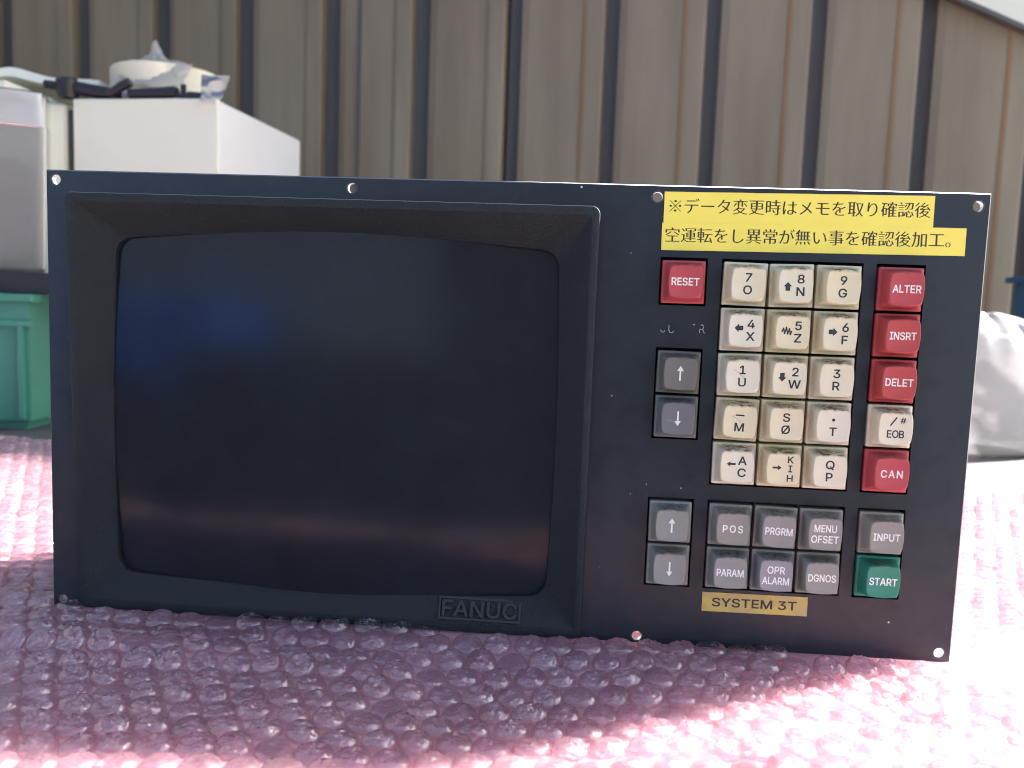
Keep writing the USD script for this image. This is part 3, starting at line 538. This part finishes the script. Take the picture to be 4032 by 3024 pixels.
for (c, r), parts in LEG.items():
    mt, ink = ('key_white', 'legend_dark')
    if c == 'rs': mt, ink = ('key_dark', 'legend_white') if r in ('r2', 'r3') else ('key_grey', 'legend_white')
    if r[0] == 'f': mt, ink = ('key_grey', 'legend_white')
    if (c, r) in (('rs', 'r0'), ('al', 'r0'), ('al', 'r1'), ('al', 'r2'), ('al', 'r4')): mt, ink = ('key_red', 'legend_white')
    if (c, r) == ('al', 'f1'): mt = 'key_green'
    x, z = kc(c, r); T3 = Gf.Vec3d(x * mm, 0, z * mm)
    colour = {'key_white': 'white', 'key_red': 'red', 'key_grey': 'grey', 'key_dark': 'dark grey', 'key_green': 'green'}[mt]
    kx = obj('key', KC, mt, cpn, smooth=32, label=f'{colour} key marked {LAB[(c, r)]}')
    xf = UsdGeom.Xformable(kx); xf.AddTranslateOp().Set(T3); xf.AddRotateYOp().Set(float(g2.normal(0, .5)))
    lm = cat_(parts); v = lm.vertices.view(np.ndarray).copy(); zt = v[:, 2].copy(); v[:, 2] = top_h(v[:, 0], v[:, 1]) + np.where(zt > .1 * zt.max(), .035, -.12)
    lm = trimesh.Trimesh(v * mm, lm.faces, process=False)
    obj('legend', front(lm), ink, kx)
    for p0, p1 in SCR.get((c, r), []):
        sm_ = ext(LineString([p0, ((p0[0] + p1[0]) / 2 + .15, (p0[1] + p1[1]) / 2 + .2), p1]).buffer(.09, quad_segs=2), .1); v = sm_.vertices.view(np.ndarray).copy(); v[:, 2] = top_h(v[:, 0], v[:, 1]) + np.where(v[:, 2] > .05, .045, -.1)
        obj('scratch', front(trimesh.Trimesh(v * mm, sm_.faces, process=False)), 'scratch_grey', kx)

# stickers
GL = json.loads(r'''{"※":[[[71,36,73,40,77,42,81,42,83,41,87,37,85,33,81,31,77,31,75,32]],[[16,4,47,35,47,38,16,69,17,70,18,70,50,39,83,70,85,70,54,38,54,35,85,4,84,3,83,3,51,34,18,2,17,2]],[[43,65,45,69,48,71,53,71,55,70,58,65,56,61,53,59,48,59,46,60]],[[43,8,45,12,48,14,53,14,55,13,58,8,56,4,53,2,48,2,46,3]],[[14,36,16,40,20,42,24,42,26,41,30,37,28,33,24,31,20,31,18,32]]],"。":[[[5,5,5,10,7,15,12,19,17,21,23,21,28,19,32,16,35,9,35,4,32,-1,28,-4,23,-6,17,-6,12,-4,6,1],[11,4,13,-1,17,-4,20,-4,25,-3,28,0,29,4,29,11,28,15,25,18,21,19,15,18,12,14,11,12]]],"い":[[[69,61,73,64,75,64,79,58,84,49,89,34,92,20,92,17,84,14,82,28,79,40,74,53]],[[13,67,23,67,22,41,24,30,27,15,31,9,35,6,39,7,44,15,48,26,49,26,54,20,52,14,47,5,40,0,33,-1,28,1,23,7,19,13,15,32]]],"が":[[[92,69,86,80,88,81,90,81,97,71]],[[72,61,76,63,79,62,92,37,95,31,94,30,89,27,87,27,81,44]],[[81,65,75,76,79,77,85,68,85,66]],[[7,47,7,52,30,54,32,64,33,75,43,75,40,60,40,55,55,55,59,54,64,50,67,43,67,30,65,18,62,7,60,2,56,-1,50,-3,38,-3,34,-2,34,0,33,3,45,1,51,3,54,8,56,15,58,32,58,45,54,50,44,51,38,50,30,23,17,-3,15,-3,10,-1,16,10,22,24,27,40,29,49,27,49,9,47]]],"し":[[[24,11,25,75,34,75,33,41,33,12,36,5,39,2,43,1,56,1,63,3,71,7,80,16,84,20,85,20,89,15,80,6,69,-1,56,-5,42,-5,34,-2,28,3]]],"は":[[[38,8,39,15,44,20,53,23,67,23,66,51,40,52,40,56,66,56,66,57,66,74,75,74,75,56,92,58,92,54,76,52,75,51,76,20,90,12,94,8,94,7,92,4,90,4,84,9,77,14,75,6,71,0,64,-3,52,-3,43,1,39,4],[46,8,47,5,51,2,55,1,62,2,66,5,67,9,67,18,60,20,51,19,47,15]],[[12,20,12,39,17,74,24,74,25,72,23,58,20,38,20,17,22,18,26,27,29,25,30,23,24,6,23,-3,15,-3]]],"り":[[[21,36,25,76,34,76,31,56,31,53,42,65,47,69,54,71,60,71,68,68,73,62,78,53,80,44,80,33,78,25,74,16,65,6,54,-1,46,-3,37,-5,34,-1,49,3,57,7,64,14,69,24,71,32,71,44,69,53,66,60,63,64,59,66,53,66,46,63,40,57,37,52,32,42,31,34,30,23,22,23]]],"を":[[[11,29,24,43,32,58,32,60,12,61,12,65,35,65,38,77,46,76,44,68,44,65,74,68,74,64,61,62,41,60,37,52,33,45,33,43,42,45,49,45,55,43,60,37,84,48,86,48,88,44,87,43,60,32,60,13,52,13,52,27,51,28,44,23,40,19,37,13,38,6,42,2,48,0,63,0,82,2,82,-3,64,-4,44,-4,34,0,30,3,28,10,32,18,38,25,51,33,51,38,47,41,40,42,32,39,26,34,17,25,16,25]]],"タ":[[[12,36,12,37,21,45,33,57,40,68,45,78,53,76,48,67,48,64,76,64,82,65,87,62,81,46,71,28,71,24,80,17,79,15,76,12,74,12,64,20,49,7,29,-4,26,-4,22,-1,41,9,57,22,57,26,56,27,38,39,41,42,43,42,63,30,73,48,76,56,76,60,43,60,35,49,21,36,17,34,16,34]]],"デ":[[[92,70,86,81,90,82,97,71]],[[9,40,9,45,91,45,91,40,57,40,55,25,50,11,42,2,31,-6,30,-6,25,-2,33,3,40,10,42,14,46,24,47,40]],[[75,77,80,78,86,67,84,66,81,66]],[[21,65,21,70,74,70,74,65]]],"メ":[[[14,1,34,14,51,31,50,35,25,54,26,55,28,58,30,57,57,39,65,53,72,72,73,73,80,70,73,53,64,37,64,33,87,12,86,11,82,7,81,7,65,23,58,28,45,15,27,1,19,-3,18,-3]]],"モ":[[[12,34,12,39,40,39,40,63,18,64,19,68,84,68,84,64,50,63,50,39,91,39,92,34,50,34,50,12,51,8,56,4,72,4,88,5,88,1,88,0,84,-1,55,-2,47,1,43,4,41,9,40,34]]],"ー":[[[10,40,90,40,90,34,10,34]]],"事":[[[5,21,5,23,46,24,46,33,14,34,15,36,46,36,46,46,17,47,17,61,46,61,46,70,7,70,7,73,45,73,46,74,46,81,54,81,55,73,94,73,94,70,55,69,55,61,84,61,84,46,55,46,54,37,86,36,86,24,96,23,96,21,86,20,86,3,78,3,77,7,55,7,54,-2,51,-7,44,-8,32,-8,31,-5,42,-5,46,-4,46,7,14,7,14,10,46,10,46,20],[54,11,77,10,77,20,55,20],[55,34,55,24,77,24,77,33],[54,49,76,49,76,58,55,58],[26,49,46,49,46,58,26,58]]],"加":[[[57,68,92,68,92,-6,84,-6,84,0,83,1,66,1,65,-6,57,-6],[66,6,84,5,84,64,66,64]],[[5,-4,8,1,14,14,17,30,19,45,19,57,6,58,6,62,19,62,20,80,28,80,28,62,50,62,49,18,47,1,45,-2,41,-6,27,-6,26,-5,25,-2,36,-2,38,0,41,23,41,57,28,57,25,31,20,9,15,-1,10,-8,8,-8]]],"取":[[[50,-5,61,6,68,16,68,20,64,32,60,43,56,65,55,66,51,66,51,70,93,69,93,64,89,48,84,31,78,19,78,16,87,4,95,-3,95,-4,92,-7,91,-7,79,3,73,11,67,3,54,-8,53,-8],[64,61,69,38,72,28,74,26,81,44,84,59,85,66,64,66]],[[5,10,12,12,11,72,5,73,5,76,51,76,51,73,44,72,44,17,52,17,52,14,44,12,44,-8,36,-8,35,10,7,6,6,6],[20,35,35,35,35,52,20,52],[20,56,35,56,35,72,20,72],[20,30,20,13,35,15,35,31]]],"変":[[[7,-5,23,-2,43,5,43,7,30,20,14,11,12,11,10,14,10,14,18,18,30,27,38,34,39,38,35,39,34,68,7,69,7,72,47,72,47,76,45,81,50,82,52,82,57,72,94,72,94,69,66,68,66,39,58,39,57,68,44,68,43,39,40,38,41,36,45,35,43,31,43,28,76,28,79,26,75,20,68,14,59,7,59,4,76,-1,95,-4,93,-8,69,-4,51,3,34,-3,14,-8,9,-8],[36,21,44,13,51,8,62,15,67,21,68,24,37,25]],[[71,57,75,59,77,58,91,44,92,43,88,40,87,40,82,46]],[[10,41,18,52,23,59,29,58,23,49,15,39,13,39]]],"工":[[[5,0,5,4,45,5,45,65,11,66,11,70,91,70,91,66,55,65,55,5,96,4,96,0]]],"常":[[[8,65,24,66,24,69,19,78,23,80,25,80,31,71,31,71,28,69,28,66,46,66,47,67,47,81,55,81,56,66,73,66,73,69,70,70,70,71,76,79,79,80,83,78,83,78,75,69,75,66,93,65,93,47,85,47,84,62,17,62,17,47,9,47]],[[15,22,47,23,47,33,24,34,24,52,78,52,78,34,56,33,56,23,87,22,87,1,84,-2,82,-3,66,-4,65,-1,77,0,78,1,78,18,56,18,56,-8,48,-8,47,18,24,18,23,-3,15,-3],[32,37,69,36,69,49,33,49]]],"後":[[[31,-5,43,-1,57,6,57,9,47,20,36,13,34,13,32,16,32,17,42,24,53,37,52,39,35,38,34,42,41,45,56,55,55,57,37,56,36,60,43,65,53,75,58,81,61,80,63,79,63,78,48,63,48,60,65,61,78,71,83,69,81,67,71,59,50,46,50,43,80,45,80,48,75,54,79,56,80,56,84,51,92,42,95,36,90,34,84,41,63,40,57,32,57,29,84,29,86,28,86,26,81,18,71,8,71,5,84,-1,95,-4,96,-5,94,-7,91,-8,80,-4,64,4,50,-3,34,-8,33,-8],[52,22,55,18,64,10,73,18,76,22,76,25,53,26]],[[5,33,16,45,27,60,33,59,26,47,25,-8,18,-8,17,36,16,36,9,29,8,29]],[[6,60,7,62,17,71,24,81,30,79,23,70,10,58,9,58]]],"時":[[[8,74,37,74,38,50,63,50,63,65,42,66,42,69,63,69,63,81,71,81,72,69,93,69,93,66,72,65,72,50,97,49,97,46,85,46,85,32,96,31,96,28,86,28,85,27,84,-3,82,-6,75,-8,63,-8,62,-4,75,-4,76,-2,76,27,76,28,39,28,39,31,76,32,76,46,37,46,37,12,16,11,15,4,8,4],[16,16,29,16,29,41,16,41],[16,46,29,46,29,70,16,70]],[[52,11,47,19,50,21,52,21,59,12,63,6,59,4,57,4]]],"更":[[[7,72,7,76,94,76,94,72,56,72,56,61,88,60,88,25,55,24,50,14,46,8,46,5,56,1,67,-1,96,-4,95,-7,82,-7,64,-5,49,-2,39,2,25,-4,12,-8,9,-8,7,-4,17,-2,31,4,31,7,23,15,21,19,26,20,31,15,38,9,43,15,45,21,45,24,16,25,16,60,46,61,46,71],[56,28,79,28,80,29,80,41,56,41],[56,45,80,44,80,57,56,57],[24,28,46,28,46,41,24,41],[24,45,46,44,46,57,24,57]]],"無":[[[6,18,6,22,19,22,19,42,8,42,9,46,19,46,19,59,18,59,11,53,10,53,7,57,16,67,26,81,32,79,29,74,29,70,92,70,92,66,82,66,82,46,92,46,92,42,82,42,82,23,95,22,95,18],[63,23,73,22,73,42,63,42],[63,47,73,46,73,66,63,66],[45,23,55,22,55,42,45,42],[45,47,55,46,55,66,45,66],[27,23,37,22,37,42,27,42],[27,47,37,46,37,66,27,66]],[[78,8,78,10,83,11,90,3,95,-6,89,-8,83,1]],[[56,8,63,9,68,-6,61,-7]],[[35,8,42,9,44,-6,37,-7]],[[6,-6,12,1,17,10,24,9,18,-1,13,-8,10,-8]]],"異":[[[6,11,6,14,29,15,29,28,12,29,12,32,29,33,29,44,15,45,15,77,86,77,86,45,72,44,72,33,73,32,90,32,90,29,72,28,72,14,96,14,96,11],[54,48,77,48,77,60,55,60],[54,63,77,63,77,74,55,74],[38,15,63,14,63,28,38,28],[38,33,63,32,63,44,38,44],[24,48,46,48,46,60,24,60],[24,63,46,63,46,74,24,74]],[[61,3,63,6,64,6,90,-3,93,-5,93,-5,89,-8,88,-8,80,-4]],[[9,-6,28,2,35,6,37,6,41,3,31,-2,14,-8,11,-8]]],"確":[[[4,27,11,42,17,65,17,70,6,70,6,74,39,74,39,70,25,69,20,49,21,45,37,44,38,39,42,42,49,50,58,65,58,67,48,67,48,57,41,57,41,71,61,71,65,82,72,80,71,75,71,71,94,71,94,57,87,57,86,67,68,67,60,53,60,50,71,50,71,53,68,59,74,61,80,50,93,49,93,46,78,46,78,33,92,32,92,30,78,29,78,16,92,16,92,14,78,13,78,0,96,-1,96,-4,57,-4,55,-8,48,-8,47,38,42,35,41,35,39,37,38,37,37,5,20,5,20,-3,13,-3,12,26,11,26,8,22,7,22],[56,0,69,0,69,13,56,13],[56,17,69,16,69,29,56,29],[56,33,69,33,69,46,56,46],[20,9,30,9,30,41,20,41]]],"空":[[[8,69,47,69,47,73,44,80,51,81,58,69,93,69,93,52,85,52,85,65,17,65,16,50,8,50]],[[8,-5,8,-1,46,-1,46,27,18,28,19,32,83,31,83,28,55,27,55,-1,94,-1,93,-5]],[[59,53,61,56,62,56,85,43,91,40,91,39,88,36,86,36,77,42]],[[10,38,29,49,38,56,40,56,42,53,41,52,35,47,15,35,13,35]]],"認":[[[82,23,87,25,94,12,97,4,96,4,93,2,91,2,87,12]],[[45,37,52,42,59,51,63,61,65,73,45,74,45,77,94,77,92,51,91,44,89,41,83,39,72,40,71,42,81,43,83,44,85,60,86,73,74,73,70,59,63,46,57,40,49,35,47,35]],[[53,24,60,24,61,-1,62,-3,77,-3,79,0,80,9,81,9,86,6,84,-4,79,-8,61,-7,55,-5,53,1]],[[61,30,63,32,66,33,73,23,75,18,71,15,65,25]],[[43,53,48,62,50,67,55,67,55,66,54,62,48,52,46,52]],[[8,24,38,24,39,2,41,8,45,24,50,22,49,12,45,0,43,0,39,2,38,-2,16,-2,15,-7,8,-7],[16,2,31,2,31,21,16,21]],[[4,64,41,64,41,61,4,61]],[[8,37,37,37,37,35,8,35]],[[8,48,8,51,37,51,37,48]],[[16,79,19,81,20,81,27,72,27,71,22,68]]],"転":[[[48,0,51,5,58,18,65,37,65,40,49,41,49,44,97,44,97,41,75,40,68,23,58,4,59,2,84,4,84,8,78,21,84,23,93,5,96,-6,90,-8,86,0,49,-4]],[[53,73,93,73,93,69,53,69]],[[4,13,23,14,23,24,8,24,8,56,23,56,23,67,6,67,6,70,23,71,23,81,31,81,31,71,49,70,49,67,31,67,31,56,46,56,46,24,31,24,31,13,49,13,49,10,31,9,31,-8,23,-8,23,9,4,10],[30,27,39,27,39,39,31,39],[30,42,39,42,39,53,31,53],[15,27,23,27,23,39,15,39],[15,42,23,42,23,53,15,53]]],"運":[[[5,38,5,41,26,41,27,9,39,1,54,-2,80,-1,96,0,95,-4,51,-5,43,-4,34,-1,22,7,17,3,10,-6,9,-6,6,-1,13,6,18,9,18,37]],[[31,16,58,16,58,25,37,25,36,50,58,51,58,59,39,60,38,62,31,63,31,77,94,77,94,63,86,62,85,60,67,60,67,51,89,50,89,25,67,25,66,17,94,16,94,13,67,13,66,5,58,5,58,13,31,13],[58,67,66,68,67,63,86,63,86,75,39,75,39,63,58,63],[66,28,81,27,81,37,67,37],[66,40,81,39,81,48,67,48],[44,28,58,27,58,37,44,37],[44,40,58,39,58,48,44,48]],[[9,74,12,76,14,76,22,68,26,62,22,59,20,59,17,64]]]}''')
def glyph_line(s, em, adv):
    ms = []
    for i, ch in enumerate(s):
        for p in GL[ch]:
            rings = [np.array(q, float).reshape(-1, 2) for q in p]; g = Polygon(rings[0], rings[1:]).buffer(0.7, quad_segs=1)
            g = affinity.affine_transform(g, [em / 100, 0, 0, em / 100, i * adv, 0])
            if g.area > 0: ms.append(ext(g, .03))
    return cat_(ms)
def sticker(name, corner, w, h, ang, h0, matn, lettering, ink, label):
    s = obj(name, front(placed(ext(sbox(0, 0, w, h), .1, h0), corner, ang)), matn, cpn, label=label)
    lt = lettering.copy(); lt.apply_translation((0, 0, h0 + .08)); obj('lettering', front(placed(lt, corner, ang)), ink, s)
def placed(m, corner, ang):
    m = m.copy(); m.apply_transform(trimesh.transformations.rotation_matrix(math.radians(ang), (0, 0, 1))); m.apply_translation((corner[0], corner[1], 0)); m.apply_scale(mm); return m
l1 = glyph_line('※データ変更時はメモを取り確認後', 6.8, 6.68); l1.apply_translation((1.2, 4.6, 0))
l2 = glyph_line('空運転をし異常が無い事を確認後加工。', 6.8, 6.70); l2.apply_translation((1.0, 3.9, 0))
sticker('yellow_sticker', (69.9, 182.9), 109.4, 12.9, .55, .02, 'sticker_yellow', l1, 'sticker_ink', 'upper, shorter yellow sticker with one line of black writing')
sticker('yellow_sticker', (69.5, 171.6), 123.2, 11.3, .6, .16, 'sticker_yellow', l2, 'sticker_ink', 'lower, longer yellow sticker with one line of black writing')
l3 = text('SYSTEM 3T', 3.7, width=36.2, bold=True, depth=.03); l3.apply_translation((22.3, 4.25, 0))
sticker('name_tag', (95.2, 16.4), 44.9, 8.5, .5, .02, 'tag_yellow', l3, 'tag_ink', 'small dull yellow name tag below the grey keys')

# worn print above the cursor keys: what is left of the letters
x0, z0 = 69.8, 137.2
arc = lambda x, z, r, a0, a1: LineString([(x + r * .8 * math.cos(q), z + r * math.sin(q)) for q in np.linspace(a0, a1, 9)])
pr = [arc(2.2, 1.0, 1.1, PI * 1.05, PI * 1.9), LineString([(4.7, 2.9), (4.7, 1.2)]), arc(5.8, 1.1, 1.3, PI * 1.0, PI * 1.85), arc(15.0, 3.2, .5, .3, 2.2), LineString([(17.6, .2), (17.6, 1.7), (18.9, 1.7), (19.6, .1)]), arc(18.4, 2.6, 1.0, -1.2, 2.0)]
obj('worn_lettering', front(ext(union_all([q.buffer(.16, quad_segs=2) for q in pr]), .03, .005).apply_translation((x0, z0, 0)).apply_scale(mm)), 'worn_print', cpn)
sp = [(35, 196.8), (68.5, 71.2), (83.4, 70.2), (97.6, 63.9), (142.1, 63.8), (51.8, 109.0), (174.6, 16.4), (-190.5, 130), (57, 170), (61.8, 66.6), (50, 33), (175, 44)]
obj('paint_chips', front(cat_([ext(Point(x, z).buffer(r, quad_segs=2), .02, .004) for (x, z), r in zip(sp, [.5, .25, .3, .35, .3, .3, .45, .2, .2, .2, .15, .15])]).apply_scale(mm)), 'chip_grey', cpn, kind='stuff')
